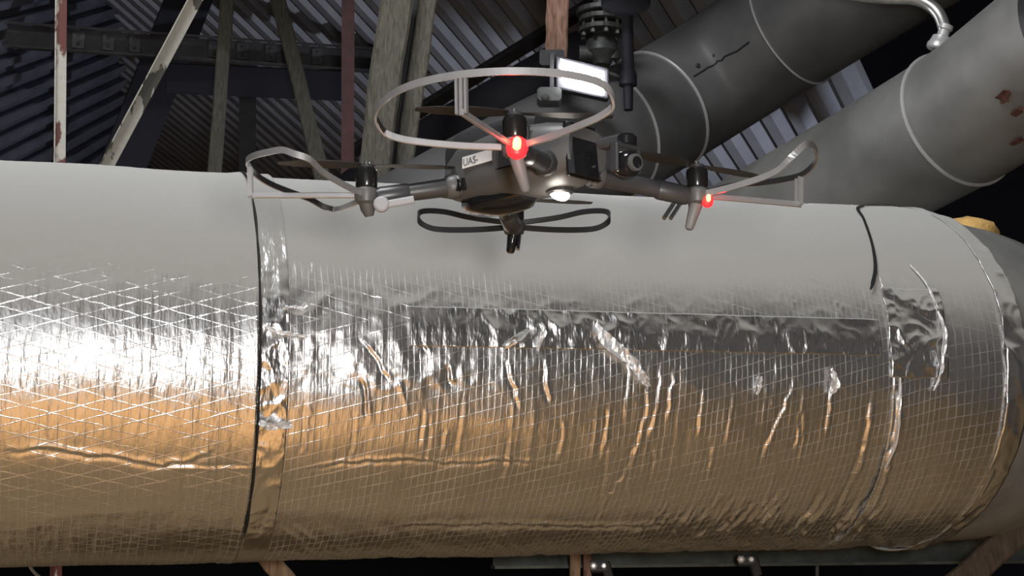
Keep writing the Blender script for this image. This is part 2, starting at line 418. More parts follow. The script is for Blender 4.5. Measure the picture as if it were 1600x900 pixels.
# ------------------------------------------------------------------ steel and timber behind the pipe
def angle_post(name, p0, p1, wd, mt, label, cat, toward):
    """L-section steel: two legs"""
    d = (Vector(p1) - Vector(p0)); up = (Vector(toward) - Vector(p0))
    th = 0.004
    a = wd / 2
    prof = [(-a, 0.0), (a, 0.0), (a, th), (-a + th, th), (-a + th, wd * 0.75), (-a, wd * 0.75)]
    return tag(mk(name, prism(p0, p1, [(x, y - wd * 0.3) for x, y in prof], up), mt, bevel=0.001), label, cat)
def timber(name, p0, p1, wd, dp, mt, label, cat, group=None):
    """slightly uneven sawn timber"""
    p0 = Vector(p0); p1 = Vector(p1); x, y = perp(p1 - p0, (CAM - p0)); vs, fs = [], []
    n = 9; c = 0.08 * wd
    prof = [(-wd / 2 + c, -dp / 2), (wd / 2 - c, -dp / 2), (wd / 2, -dp / 2 + c), (wd / 2, dp / 2 - c), (wd / 2 - c, dp / 2), (-wd / 2 + c, dp / 2), (-wd / 2, dp / 2 - c), (-wd / 2, -dp / 2 + c)]
    for i in range(n):
        q = p0.lerp(p1, i / (n - 1)); sc = 1 + random.uniform(-.05, .05); sh = random.uniform(-.03, .03) * wd
        vs += [q + x * (a * sc + sh) + y * b for a, b in prof]
    for i in range(n - 1):
        for k in range(8): fs.append((i * 8 + k, i * 8 + (k + 1) % 8, (i + 1) * 8 + (k + 1) % 8, (i + 1) * 8 + k))
    fs.append(tuple(range(7, -1, -1))); fs.append(tuple(range((n - 1) * 8, n * 8)))
    return tag(mk(name, (vs, fs), mt), label, cat, group)
def px(n, d): return n * d / F

d = 4.0
angle_post('steel_post', P(87, 960, d), P(96, -60, d), px(18, d), M['paint_white'], 'upright steel angle post with flaking white paint over red primer, far left', 'post', P(-400, 400, 0.1))
d = 4.05
angle_post('steel_brace', P(70, 440, d), P(337, -60, d), px(22, d), M['paint_worn'], 'slanting steel angle brace with chipped off-white paint, beside the white flaking post', 'brace', P(600, 400, 0.1))

d = 7.0
timber('timber_post', P(331, 330, d), P(358, -40, d), px(22, d), 0.06, M['wood_dim'], 'thin dim timber post crossing the riveted girder, left of the leaning board', 'post')
timber('timber_board', P(512, 310, d), P(425, -40, d), px(24, d), 0.05, M['wood_dim'], 'dim timber board leaning left, between the thin timber post and the dark red post', 'board')
tag(mk('steel_column', merge([bar(P(386, 320, 9), P(388, -60, 9), px(26, 9), 0.02, CAM - P(386, 320, 9)), bar(P(386, 320, 9.1), P(388, -60, 9.1), 0.015, 0.2, CAM - P(386, 320, 9)), bar(P(386, 320, 9.2), P(388, -60, 9.2), px(26, 9), 0.02, CAM - P(386, 320, 9))]), M['steel_dark']),
    'dark upright steel column standing far behind the girder', 'column')
# riveted girder
g0, g1 = P(-60, 52, 7.4), P(800, 112, 7.9)
g = empty('riveted_girder', g0); gd = (g1 - g0).normalized(); tag(g, 'dark riveted steel girder running level behind the posts on the left', 'girder')
upg = CAM - g0
def ibeam(a, b, h, fw, th): return merge([bar(a, b, h, th, upg), bar(a + Vector((0, -.04, h / 2)), b + Vector((0, -.04, h / 2)), th, fw, upg), bar(a + Vector((0, -.04, -h / 2)), b + Vector((0, -.04, -h / 2)), th, fw, upg)])
mk('beam', ibeam(g0, g1, 0.115, 0.08, 0.012), M['steel_dark'], g)
for x in (115, 160, 200, 322, 366, 410, 441, 484, 676):
    t = (x + 60) / 860; c = g0.lerp(g1, t) + Vector((0, -0.02, 0))
    pl = mk('gusset_plate', bar(c - Vector((0.0, 0, 0.042)), c + Vector((0, 0, 0.042)), 0.055 + 0.012 * random.random(), 0.008, upg, 0.003), M['plate'], g)
    for dz in (-.02, .02):
        mk('rivet', lathe(c + Vector((0, -.004, dz)), (0, -1, 0), [(0.009, 0), (0.008, .004), (.004, .007)], 8), M['plate'], pl)
d = 8.0
tag(mk('added_shade_bar', bar(P(322, -70, d), P(176, 300, d), px(70, d), 0.06, CAM - P(250, 100, d), 0.006), M['dark']), 'broad dark bar added for shade, slanting down behind the chipped off-white brace', 'shade')  # added dark bar, darkens the roof where it lies unlit
tag(mk('added_shade_strip', bar(P(262, 122, d - .25), P(536, 134, d - .25), px(46, d), 0.05, CAM - P(400, 120, d), 0.006), M['dark']), 'dark level strip added for shade just below the riveted girder', 'purlin')  # added dark strip for the shade below the girder
d = 6.0
tag(mk('red_post', merge([bar(P(543, 340, d), P(544, -60, d), px(20, d), 0.006, CAM - P(543, 340, d)), bar(P(536, 340, d + .03), P(537, -60, d + .03), 0.005, 0.05, CAM - P(543, 340, d)), bar(P(550, 340, d + .03), P(551, -60, d + .03), 0.005, 0.05, CAM - P(543, 340, d))]), M['red']),
    'dark red steel channel post standing left of the broad timbers', 'post')
d = 5.0
timber('timber_strut', P(574, 340, d), P(626, -50, d), px(50, d), 0.09, M['wood'], 'broad weathered grey timber strut with knots, right of the dark red post', 'strut')
timber('timber_strut', P(622, 320, d + .1), P(676, -50, d + .1), px(29, d), 0.08, M['wood'], 'narrow weathered timber strut, right of the broad grey one', 'strut')
tag(mk('steel_bar', merge([bar(P(606, 320, d + .22), P(651, -50, d + .22), px(22, d), 0.05, CAM - P(600, 300, d))]), M['steel_dark'], bevel=0.003), 'dark steel bar sandwiched between the two weathered timber struts', 'bar')
d = 4.7
timber('hanging_timber', P(870, 92, d), P(872, -60, d), px(34, d), 0.075, M['wood_red'], 'reddish rough timber post hanging down above the bright floodlight', 'post')

# dark beam above the middle duct
d = 6.2
tag(mk('roof_beam', merge([bar(P(560, 232, d + .5), P(1010, -45, d - .4), px(24, d), 0.10, CAM - P(800, 100, d), 0.005), bar(P(560, 225, d + .46), P(1010, -52, d - .44), px(6, d), 0.2, CAM - P(800, 100, d))]), M['steel_dark']), 'dark steel beam rising to the right under the corrugated roof', 'beam')
dd = catmull([P(520, 350, 5.75), P(640, 262, 5.75), P(760, 190, 5.75), P(860, 132, 5.75), P(925, 96, 5.75)], 5)
tag(mk('black_duct', tube(dd, 0.13, 24), M['duct_dark'], smooth=True), 'black duct running up behind the grey middle duct', 'duct')

# ------------------------------------------------------------------ the two grey ducts on the right
def duct(name, pts, rad, mt, label, cat, bands, root=None, bw=0.012):
    path = catmull(pts, 10); o = empty(name, path[0]); tag(o, label, cat)
    T, X = frames(path)
    dist = [0]
    for i in range(1, len(path)): dist.append(dist[-1] + (path[i] - path[i - 1]).length)
    mk('duct_shell', tube(path, rad, 48), mt, o, smooth=True)
    def at(L):
        for i in range(1, len(path)):
            if dist[i] >= L:
                f = (L - dist[i - 1]) / (dist[i] - dist[i - 1]); return path[i - 1].lerp(path[i], f), T[i - 1].lerp(T[i], f).normalized()
        return path[-1], T[-1]
    def nearest(p, q, dd):      # path length where the axis passes pixel (p,q) best
        best = min(range(len(path)), key=lambda i: (path[i] - P(p, q, dd)).length); return dist[best]
    for L in bands:
        c, t = at(L)
        mk('band', lathe(c - t * bw / 2, t, [(rad - .002, 0), (rad + .006, 0.001), (rad + .008, bw / 2), (rad + .006, bw - .001), (rad - .002, bw)], 48), M['band'], o, smooth=True)
    return o, at, dist[-1]

R2 = 0.206
p2 = [P(1500, -125, 4.5), P(1380, -50, 4.75), P(1230, 46, 5.02), P(1130, 111, 5.15), P(1050, 160, 5.12), P(985, 198, 5.0), P(880, 240, 4.8), P(760, 306, 4.65), P(600, 400, 4.5)]
duct2, at2, len2 = duct('grey_duct', p2, R2, M['duct2'], 'grey sheet-metal duct with longitudinal seam passing behind the drone', 'duct', [])
def ring_on(at, length, target, root, rad, bw=0.012, name='band'):
    best, bl = None, 1e9
    for i in range(200):
        L = length * i / 199; c, t = at(L); v = c - CAM; k = v.dot(Vector((0, CP, SP)))
        q = (800 + F * v.x / k - target)
        if abs(q) < bl: bl, best = abs(q), L
    c, t = at(best)
    mk(name, lathe(c - t * bw / 2, t, [(rad - .002, 0), (rad + .005, 0.001), (rad + .007, bw / 2), (rad + .005, bw - .001), (rad - .002, bw)], 56), M['band'], root, smooth=True)
    return best
L1 = ring_on(at2, len2, 1235, duct2, R2, 0.006)
L2 = ring_on(at2, len2, 1030, duct2, R2, 0.011)
L3 = ring_on(at2, len2, 950, duct2, R2, 0.010)
# longitudinal seam and its screws between two bands
def proj(v):
    v = v - CAM; k = v.dot(Vector((0, CP, SP))); return 800 + F * v.x / k, 450 - F * v.dot(Vector((0, -SP, CP))) / k
def seam(at, La, Lb, line, root, rad, k=14):
    (xa, ya), (xb, yb) = line; pts = []; nor = []
    for i in range(k + 1):
        c, t = at(La + (Lb - La) * i / k); x, y = perp(t); best = None
        for q in range(180):
            a = math.radians(q * 2); nn = x * math.cos(a) + y * math.sin(a)
            if nn.dot(CAM - c) < 0: continue
            p_, q_ = proj(c + nn * rad); e = abs((xb - xa) * (q_ - ya) - (yb - ya) * (p_ - xa))
            if best is None or e < best[0]: best = (e, nn)
        pts.append(c + best[1] * rad); nor.append(best[1])
    mk('lap_seam', tube(pts, 0.0032, 6), M['steel_dark'], root)
    for f in (1, 6):
        nn = nor[f]; c = pts[f] + Vector((0, 0, .028))
        mk('screw', lathe(c - nn * .004, nn, [(0.007, 0), (0.007, .006), (.004, .008)], 10), M['valve'], root)
seam(at2, L2 - .06, L1 + .06, ((1075, 125), (1165, 70)), duct2, R2)

R3 = 0.196
p3 = [P(1760, 2, 3.7), P(1640, 84, 3.95), P(1520, 172, 4.2), P(1400, 242, 4.45), P(1250, 326, 4.7), P(1120, 396, 5.0), P(1000, 462, 5.3)]
duct3, at3, len3 = duct('grey_duct', p3, R3, M['duct'], 'large grey duct with bright band and conduit, at the upper right edge', 'duct', [])
L4 = ring_on(at3, len3, 1500, duct3, R3, 0.012)
Lf = ring_on(at3, len3, 1706, duct3, R3, 0.05, 'flange')
duct3.children[-1].data.materials[0] = M['steel_dark']
def patch(at, L, ang, rad, size, seed, root, mt, name='paint_flake', curl=0.03):
    c, t = at(L); x, y = perp(t); rnd = random.Random(seed); vs = []; n = 9
    nn = x * math.cos(ang) + y * math.sin(ang); b = t.cross(nn)
    for lay in (0, 1):
        for i in range(n):
            a = 2 * math.pi * i / n; r = size * rnd.uniform(.45, 1.1)
            u_, v_ = math.cos(a) * r, math.sin(a) * r * .6
            vs.append(c + nn * (rad + .003 + lay * .004 + curl * max(0, v_ / size) ** 2 * .4) + t * u_ + b * v_)
    fs = [tuple(range(n)), tuple(range(2 * n - 1, n - 1, -1))] + [(i, n + i, n + (i + 1) % n, (i + 1) % n) for i in range(n)]
    mk(name, (vs, fs), mt, root)
for (fx, fy), sz, sd_ in (((1572, 152), .030, 3), ((1590, 172), .022, 5), ((1587, 216), .026, 8)):
    best = None
    for i in range(120):
        L = len3 * .5 * i / 119; c, t = at3(L); x, y = perp(t)
        for q in range(72):
            a = math.radians(q * 5); nn = x * math.cos(a) + y * math.sin(a)
            if nn.dot(CAM - c) < 0.02: continue
            p_, q_ = proj(c + nn * R3); e = math.hypot(p_ - fx, q_ - fy)
            if best is None or e < best[0]: best = (e, L, a)
    patch(at3, best[1], best[2], R3, sz, sd_, duct3, M['rust'])
# conduit and its fitting
cp = catmull([P(1290, -14, 4.3), P(1370, -4, 4.27), P(1425, -2, 4.25), P(1452, 8, 4.23), P(1468, 24, 4.21), P(1476, 46, 4.2)], 6)
co = empty('conduit', cp[-1]); tag(co, 'thin bent grey conduit entering the top of the upper right duct', 'conduit')
mk('conduit_tube', tube(cp, px(10, 4.2), 14), M['conduit'], co, smooth=True)
ax = (P(1466, 78, 4.2) - cp[-1]).normalized()
mk('collar', lathe(cp[-1] - ax * .012, ax, [(.021, 0), (.021, .012), (.016, .014), (.016, .03), (.026, .034), (.030, .05), (.034, .056), (.034, .068), (.03, .072)], 20), M['band'], co, smooth=True)

# ------------------------------------------------------------------ valve hanging behind the drone
vb = P(945, 100, 4.75)
v = empty('gate_valve', vb); tag(v, 'dark iron gate valve with bolted flanges hanging beside the black rod', 'valve')
dn_ = Vector((0, 0, -1))
def vz(py, pxx=940, dd=4.75): return P(pxx, py, dd)
top = vz(-12)
u1 = 4.75 / F
mk('body', lathe(vz(102), (0, 0, 1), [(14 * u1, 0), (18 * u1, 8 * u1), (27 * u1, 20 * u1), (25 * u1, 38 * u1), (17 * u1, 48 * u1), (17 * u1, 58 * u1), (30 * u1, 61 * u1)], 20), M['valve'], v, smooth=True)
for yy, rr in ((52, 36), (36, 36), (24, 40)):
    mk('flange', lathe(vz(yy), (0, 0, 1), [(rr * u1, 0), (rr * u1, 8 * u1)], 24), M['valve'], v, bevel=0.002)
for k in range(9):
    a = 2 * math.pi * k / 9; c = vz(53) + Vector((math.cos(a), math.sin(a), 0)) * 30 * u1
    mk('bolt', lathe(c - Vector((0, 0, .012)), (0, 0, 1), [(.008, 0), (.008, .01), (.005, .01), (.005, .055), (.008, .056), (.008, .066)], 6), M['steel_grey'], v)
mk('bonnet', lathe(vz(28), (0, 0, 1), [(20 * u1, 0), (13 * u1, 25 * u1), (13 * u1, 70 * u1)], 16), M['valve'], v, smooth=True)
mk('side_port', tube([vz(84, 925), vz(84, 905)], 13 * u1, 14), M['valve'], v, smooth=True)
mk('drain_plug', tube([vz(92, 958), vz(80, 958)], 11 * u1, 14), M['valve'], v, smooth=True)
rd = empty('drop_rod', P(983, 170, 4.52)); tag(rd, 'black drop pipe with wide collar, left of the middle duct bands', 'pipe')
u2 = 4.52 / F
mk('rod', lathe(P(982, 172, 4.52), (0, 0, 1), [(7 * u2, 0), (8 * u2, 38 * u2), (14 * u2, 40 * u2), (14 * u2, 58 * u2), (10 * u2, 66 * u2), (9 * u2, 160 * u2), (11 * u2, 166 * u2)], 20), M['duct_dark'], rd, smooth=True)
mk('collar', lathe(P(978, 18, 4.52), (0, 0, 1), [(20 * u2, 0), (38 * u2, 8 * u2), (40 * u2, 26 * u2), (30 * u2, 40 * u2)], 24), M['duct_dark'], rd, smooth=True)

# floodlight under the reddish timber
fl = empty('floodlight', P(905, 120, 4.45)); tag(fl, 'blazing white floodlight in a black housing behind the drone guard', 'lamp')
u3 = 4.45 / F
def flq(a, b, d=4.45): return P(a, b, d)
def slab(c4, th, nrm):
    c4 = [Vector(c) for c in c4]; vs = c4 + [c + nrm * th for c in c4]
    return vs, [(0, 1, 2, 3), (7, 6, 5, 4)] + [(i, (i + 4), (i + 1) % 4 + 4, (i + 1) % 4) for i in range(4)]
bk = Vector((0, 1, 0.15)).normalized()
mk('housing', slab([flq(868, 86, 4.47), flq(952, 106, 4.47), flq(952, 156, 4.47), flq(868, 138, 4.47)], 0.06, bk), M['steel_dark'], fl, bevel=0.006)
mk('led_panel', slab([flq(876, 92), flq(944, 112), flq(944, 121), flq(876, 110)], 0.006, bk), M['flood'], fl)
mk('led_panel', slab([flq(876, 118), flq(944, 124), flq(944, 148), flq(880, 130)], 0.006, bk), M['flood'], fl)
mk('bracket', merge([bar(flq(862, 84, 4.5), flq(862, 140, 4.5), .012, .05, Vector((0, -1, 0))), box(flq(862, 98, 4.58), 40 * u3, .1, 26 * u3, .006)]), M['steel_dark'], fl)
mk('junction_box', merge([box(flq(858, 152, 4.5), 38 * u3, .07, 22 * u3, .008), lathe(flq(852, 152, 4.46), (0, -1, 0), [(.012, 0), (.012, .012), (.006, .014)], 12)]), M['valve'], fl)
fp = lamp('floodlight_beam', 'AREA', (0, 0, 0), 5, (0.95, 0.96, 1.0), (0, -1, -0.1), 0.12, 0.05); fp.parent = fl; fp.location = (0.01, -0.03, 0.0)

# ------------------------------------------------------------------ the insulated pipe
RP = 0.402
Pa, Pb = P(0, 567, 3.10), P(1300, 587, 3.645)
ZC = (Pa.z + Pb.z) / 2
AX = (Pb - Pa).normalized(); E1 = Vector((AX.y, -AX.x, 0)).normalized(); 
if E1.y > 0: E1 = -E1
E2 = E1.cross(AX).normalized()
if E2.z < 0: E2 = -E2
def pix_cyl(p, q, r=RP):
    """where the view ray meets the straight cylinder: (s, theta)"""
    dv = ray(p, q); o = CAM - Pa
    a0 = dv - AX * dv.dot(AX); b0 = o - AX * o.dot(AX)
    A = a0.dot(a0); B = 2 * a0.dot(b0); C = b0.dot(b0) - r * r; D = max(0, B * B - 4 * A * C)
    t = (-B - math.sqrt(D)) / (2 * A); h = o + dv * t
    return h.dot(AX), math.atan2(h.dot(E2), h.dot(E1))
S_BEND = pix_cyl(1470, 600)[0]
RB = 0.62; TURN = math.radians(62)
S_END = S_BEND + RB * TURN
def frame_at(s):
    """centre and outward-horizontal vector arrays along the axis (straight, then a bend away from the camera)"""
    s = np.asarray(s, float); n = len(s)
    C = np.zeros((n, 3)); E = np.zeros((n, 3))
    ax = np.array(AX); e1 = np.array(E1); B = np.array(Pa) + ax * S_BEND
    for i, q in enumerate(s):
        if q <= S_BEND: C[i] = np.array(Pa) + ax * q; E[i] = e1
        else:
            ph = min((q - S_BEND) / RB, TURN)
            t = ax * math.cos(ph) - e1 * math.sin(ph); e = e1 * math.cos(ph) + ax * math.sin(ph)
            C[i] = B - e1 * RB + e * RB; E[i] = e
            if q > S_END: C[i] = C[i] + t * (q - S_END)
    return C, E
def wrap(name, s, th, off, mt, parent, closed=True, thick=0.0):
    """surface r = RP + off(s,theta) over the grid; uv = (axial metres, arc metres)"""
    C, E = frame_at(s); ns, nt = len(s), len(th)
    Sg, Tg = np.meshgrid(s, th, indexing='ij')
    R = RP + off(Sg, Tg)
    V = C[:, None, :] + R[..., None] * (np.cos(Tg)[..., None] * E[:, None, :] + np.sin(Tg)[..., None] * np.array(E2))
    me = bpy.data.meshes.new('m')
    idx = np.arange(ns * nt).reshape(ns, nt)
    m_ = nt if closed else nt - 1
    j = np.arange(m_); j2 = (j + 1) % nt
    q = np.stack([idx[:-1][:, j], idx[:-1][:, j2], idx[1:][:, j2], idx[1:][:, j]], -1).reshape(-1, 4)
    q = q[:, ::-1]
    verts = V.reshape(-1, 3)
    inv = np.array(wmat(parent).inverted()); verts = verts @ inv[:3, :3].T + inv[:3, 3]
    me.vertices.add(len(verts)); me.vertices.foreach_set('co', verts.ravel())
    nf = len(q); me.loops.add(nf * 4); me.loops.foreach_set('vertex_index', q.ravel())
    me.polygons.add(nf); me.polygons.foreach_set('loop_start', np.arange(nf) * 4); me.polygons.foreach_set('loop_total', np.full(nf, 4))
    uvl = me.uv_layers.new(name='UVMap')
    uvs = np.stack([Sg.ravel(), (Tg * RP).ravel()], -1)[q.ravel()]
    if closed:      # seam column: keep the arc increasing
        a = uvs.reshape(-1, 4, 2); big = (a[:, :, 1].max(1) - a[:, :, 1].min(1)) > RP * 3
        a[big, :, 1] = np.where(a[big, :, 1] < 0, a[big, :, 1] + 2 * math.pi * RP, a[big, :, 1]); uvs = a.reshape(-1, 2)
    uvl.data.foreach_set('uv', uvs.astype(np.float32).ravel())
    me.update(calc_edges=True); me.validate()
    o = bpy.data.objects.new(name, me); COL.objects.link(o); o.parent = parent; me.materials.append(mt)
    me.polygons.foreach_set('use_smooth', [True] * nf)
    if thick:
        md = o.modifiers.new('thick', 'SOLIDIFY'); md.thickness = thick; md.offset = -1
    return o
def thetas(step_front=0.0075, step_back=0.06, lo=-1.75, hi=2.0):
    a = np.arange(lo, hi, step_front); b = np.arange(hi, lo + 2 * math.pi, step_back)
    return np.concatenate([a, b[:-1] if len(b) > 1 else b])

# creases named by where they lie on the surface
CREASE = []      # (points (s, arc), amplitude, width, kind)
def crease(pix, amp, wd, kind='fold'):
    CREASE.append(([(lambda a: (a[0], a[1] * RP))(pix_cyl(*p)) for p in pix], amp * 0.62, wd * 0.58, kind))
crease([(1012, 560), (1008, 650), (985, 720), (945, 780), (920, 830)], 0.0034, 0.008)
crease([(1030, 560), (1025, 640), (1010, 690)], 0.0035, 0.008)
crease([(1240, 590), (1222, 640), (1200, 690), (1185, 725)], 0.0045, 0.009)
crease([(1298, 590), (1296, 640), (1290, 680)], 0.0050, 0.009)
crease([(1215, 690), (1205, 760), (1185, 810), (1170, 830)], 0.0040, 0.008, 'ridge')
crease([(1362, 600), (1352, 690), (1332, 750), (1300, 815)], 0.0060, 0.010)
crease([(1404, 580), (1400, 650), (1385, 720), (1365, 775), (1335, 820)], 0.0090, 0.011)
crease([(1150, 590), (1140, 650), (1128, 700)], 0.0025, 0.006)
crease([(0, 700), (60, 697), (110, 706), (170, 708), (240, 724), (300, 718), (335, 698)], 0.0055, 0.010)
crease([(335, 698), (330, 740), (318, 780)], 0.0030, 0.006)
crease([(400, 724), (330, 727), (240, 724)], 0.0030, 0.007)
crease([(470, 732), (540, 722), (620, 716), (700, 722), (780, 718), (900, 722)], 0.0045, 0.008)
crease([(620, 818), (760, 816), (900, 820), (1060, 818)], 0.0060, 0.014)
crease([(560, 525), (590, 560), (610, 600)], 0.0035, 0.008)
crease([(655, 480), (660, 520), (668, 556)], 0.0060, 0.009)
crease([(565, 590), (572, 620), (574, 650)], 0.0060, 0.008)
crease([(620, 590), (632, 625), (638, 650)], 0.0070, 0.009, 'ridge')
crease([(700, 570), (708, 600)], 0.0060, 0.008)
crease([(790, 560), (800, 600), (812, 640)], 0.0040, 0.008)
crease([(850, 560), (852, 600), (856, 630)], 0.0050, 0.008)
crease([(240, 425), (243, 470), (240, 520)], 0.004, 0.006)
crease([(60, 400), (57, 440), (55, 470)], 0.005, 0.006, 'ridge')
crease([(292, 395), (296, 440), (294, 500)], 0.005, 0.006, 'ridge')
crease([(430, 390), (443, 420), (428, 465)], 0.004, 0.006, 'ridge')
crease([(490, 380), (486, 430)], 0.003, 0.005)
crease([(935, 470), (938, 500), (935, 530)], 0.003, 0.005, 'ridge')
rnd = random.Random(3)
for _ in range(46):     # the many small upright puckers of the facing
    x = rnd.uniform(440, 1380); y = rnd.uniform(560, 700); l = rnd.uniform(30, 120)
    crease([(x, y), (x - l * .04, y + l * .5), (x - l * .12, y + l)], rnd.uniform(.0016, .0042), rnd.uniform(.006, .010), rnd.choice(['fold', 'ridge']))
for _ in range(48):
    x = rnd.uniform(1040, 1400); y = rnd.uniform(760, 800); l = rnd.uniform(40, 75)
    crease([(x, y), (x - l * .35, y + l * .5), (x - l * .9, y + l)], rnd.uniform(.003, .007), rnd.uniform(.006, .011), rnd.choice(['fold', 'ridge']))
for _ in range(26):
    x = rnd.uniform(10, 400); y = rnd.uniform(380, 470); l = rnd.uniform(20, 60)
    crease([(x, y), (x + 2, y + l * .5), (x, y + l)], rnd.uniform(.001, .0028), rnd.uniform(.003, .006), rnd.choice(['fold', 'ridge']))
for _ in range(30):
    x = rnd.uniform(1130, 1360); y = rnd.uniform(400, 470); l = rnd.uniform(30, 70)
    crease([(x, y), (x + 4, y + l * .5), (x + 6, y + l)], rnd.uniform(.001, .003), rnd.uniform(.004, .006), rnd.choice(['fold', 'ridge']))

def apply_creases(S, T, out):
    A = T * RP
    for pts, amp, wd, kind in CREASE:
        ps = np.array(pts); lo = ps.min(0) - wd * 4; hi = ps.max(0) + wd * 4
        m = (S > lo[0]) & (S < hi[0]) & (A > lo[1]) & (A < hi[1])
        if not m.any(): continue
        x = S[m]; y = A[m]; best = np.full(x.shape, 9.0); sign = np.zeros(x.shape); par = np.zeros(x.shape)
        n = len(ps) - 1
        jx = (vn(x * 60, y * 60, 31) - .5) * wd * 1.6
        for i in range(n):
            a, b = ps[i], ps[i + 1]; dx, dy = b - a; L = math.hypot(dx, dy) + 1e-9
            t = np.clip(((x - a[0]) * dx + (y - a[1]) * dy) / L ** 2, 0, 1)
            ex = x - a[0] - t * dx; ey = y - a[1] - t * dy; dd = np.hypot(ex, ey)
            sg = (dx * ey - dy * ex) / L
            k = dd < best; best = np.where(k, dd, best); sign = np.where(k, sg, sign); par = np.where(k, (i + t) / n, par)
        taper = np.clip(np.minimum(par, 1 - par) * 6, 0, 1)
        dd = np.where(best < 8, best, 0); sg = sign + jx
        if kind == 'ridge': h = amp * np.exp(-np.abs(dd + np.abs(jx) * .5) / wd * 2.2)
        else: h = amp * 1.6 * (sg / wd) * np.exp(-(sg / wd) ** 2) * np.exp(-np.maximum(0, dd - np.abs(sign)) ** 2 / wd ** 2)
        out[m] += h * taper
    return out
Tm = lambda q, p=900: pix_cyl(p, q)[1]
TH_A, TH_B = Tm(470), Tm(612)
def off_main(S, T):
    A = T * RP
    o = 0.010 * (vn(S * 2.2, A * 2.6, 1) - .5) + 0.005 * (vn(S * 7, A * 6, 2) - .5)
    o += 0.0006 * (ridge(S * 62, A * 3.0, 5) - .5)          # upright puckering along the threads
    zone = sstep(TH_B - .06, TH_B + .05, T) * (1 - sstep(TH_A - .02, TH_A + .07, T))
    x0, x1 = pix_cyl(455, 560)[0], pix_cyl(760, 560)[0]
    along = sstep(x0 - .02, x0 + .02, S) * (1 - .55 * sstep(x1 - .1, x1 + .25, S))
    o += zone * along * 0.0032 * crumple(S, A, 40)
    z2 = np.exp(-((S - pix_cyl(1425, 520)[0]) / .05) ** 2) * np.exp(-((T - Tm(520, 1425)) / .22) ** 2)
    o += z2 * 0.006 * crumple(S, A, 60)
    o += 0.0025 * sstep(.05, -.05, T - Tm(640)) * (vn(S * 9 + A * 5, A * 20, 8) - .5)
    lowz = 1 - sstep(Tm(850), Tm(790), T)
    o += lowz * 0.004 * (ridge(S * 30 + A * 26, A * 9, 9) - .5)
    return apply_creases(S, T, o)
def off_left(S, T):
    A = T * RP
    o = 0.007 + 0.008 * (vn(S * 2.0, A * 2.4, 21) - .5) + 0.004 * (vn(S * 6, A * 5, 22) - .5)
    o += 0.0007 * (ridge(S * 62, A * 3.0, 25) - .5)
    band = np.exp(-((T - Tm(420, 200)) / .10) ** 2); o += band * 0.0022 * crumple(S, A, 70)
    lowz = np.exp(-((T - Tm(805, 200)) / .12) ** 2); o += lowz * .004 * (ridge(S * 5, A * 16, 27) - .5)
    e = pix_cyl(402, 560)[0]
    o += 0.003 * sstep(e - .03, e, S)
    return apply_creases(S, T, o)
pipe = empty('insulated_pipe', (Pa.x + AX.x * 1.0, Pa.y + AX.y * 1.0, ZC - RP))
tag(pipe, 'huge horizontal pipe wrapped in crumpled silver foil insulation below the drone', 'pipe')
S0, SJ = pix_cyl(-90, 567)[0], pix_cyl(404, 560)[0]
SK = pix_cyl(1408, 600)[0]; SR = S_BEND + 0.115
wrap('foil_jacket', np.arange(S0, SJ, 0.0042), thetas(), off_left, M['foil'], pipe, thick=0.003)
wrap('foil_jacket', np.arange(SJ - .03, SK, 0.0034), thetas(0.0070), off_main, M['foil_right'], pipe)
def off_end(S, T):
    A = T * RP
    o = 0.003 + 0.008 * (vn(S * 3, A * 3, 51) - .5) + 0.003 * (vn(S * 14, A * 5, 52) - .5) + 0.001 * (ridge(S * 70, A * 3, 53) - .5)
    z2 = np.exp(-((S - pix_cyl(1425, 520)[0]) / .06) ** 2) * np.exp(-((T - Tm(520, 1425)) / .24) ** 2)
    o += z2 * 0.007 * crumple(S, A, 60)
    lowz = 1 - sstep(Tm(860), Tm(760), T)
    o += lowz * 0.008 * (ridge(S * 26 + A * 22, A * 7, 55) - .5)
    o += 0.004 * sstep(SR - .02, SR, S) * (vn(S * 10, A * 22, 56))
    return apply_creases(S, T, o)
wrap('foil_jacket', np.arange(SK - .02, SR, 0.0036), thetas(0.0078), off_end, M['foil_right'], pipe, thick=0.003)
# bare dusty cover of the bend
wrap('bend_cover', np.arange(SR - .06, S_END + 1.6, 0.03), np.arange(-math.pi, math.pi, 0.05), lambda S, T: -0.012 + 0.004 * (vn(S * 5, T * 2 + 9, 81) - .5), M['dusty'], pipe)
# tape round the left joint
def off_tape(S, T):
    A = T * RP
    front = 0.35 + sstep(Tm(830), Tm(700), T) * (1 - sstep(Tm(500), Tm(420), T))
    return 0.0045 + 0.004 * (vn(S * 6, A * 9, 91) - .5) + 0.0042 * front * crumple(S, A, 95)
wrap('joint_tape', np.arange(SJ + .001, pix_cyl(452, 560)[0], 0.0028), thetas(0.0070), off_tape, M['foil_plain'], pipe, thick=0.0015)
# lengthwise tape over the seam
def off_seam(S, T):
    A = T * RP
    mid = np.exp(-((T - (Tm(487) + Tm(548)) / 2) / .05) ** 2)
    am = 0.15 + 0.85 * sstep(.35, .65, vn(S * 5, A * 4, 104))
    return 0.0055 + .006 * (vn(S * 2.2, A * 2.6, 1) - .5) + am * 0.0045 * crumple(S, A, 101) + mid * 0.001
wrap('seam_tape', np.arange(pix_cyl(640, 520)[0], pix_cyl(1374, 520)[0], 0.0030), np.arange(Tm(546), Tm(486), 0.0062), off_seam, M['foil_plain'], pipe, closed=False, thick=0.0015)
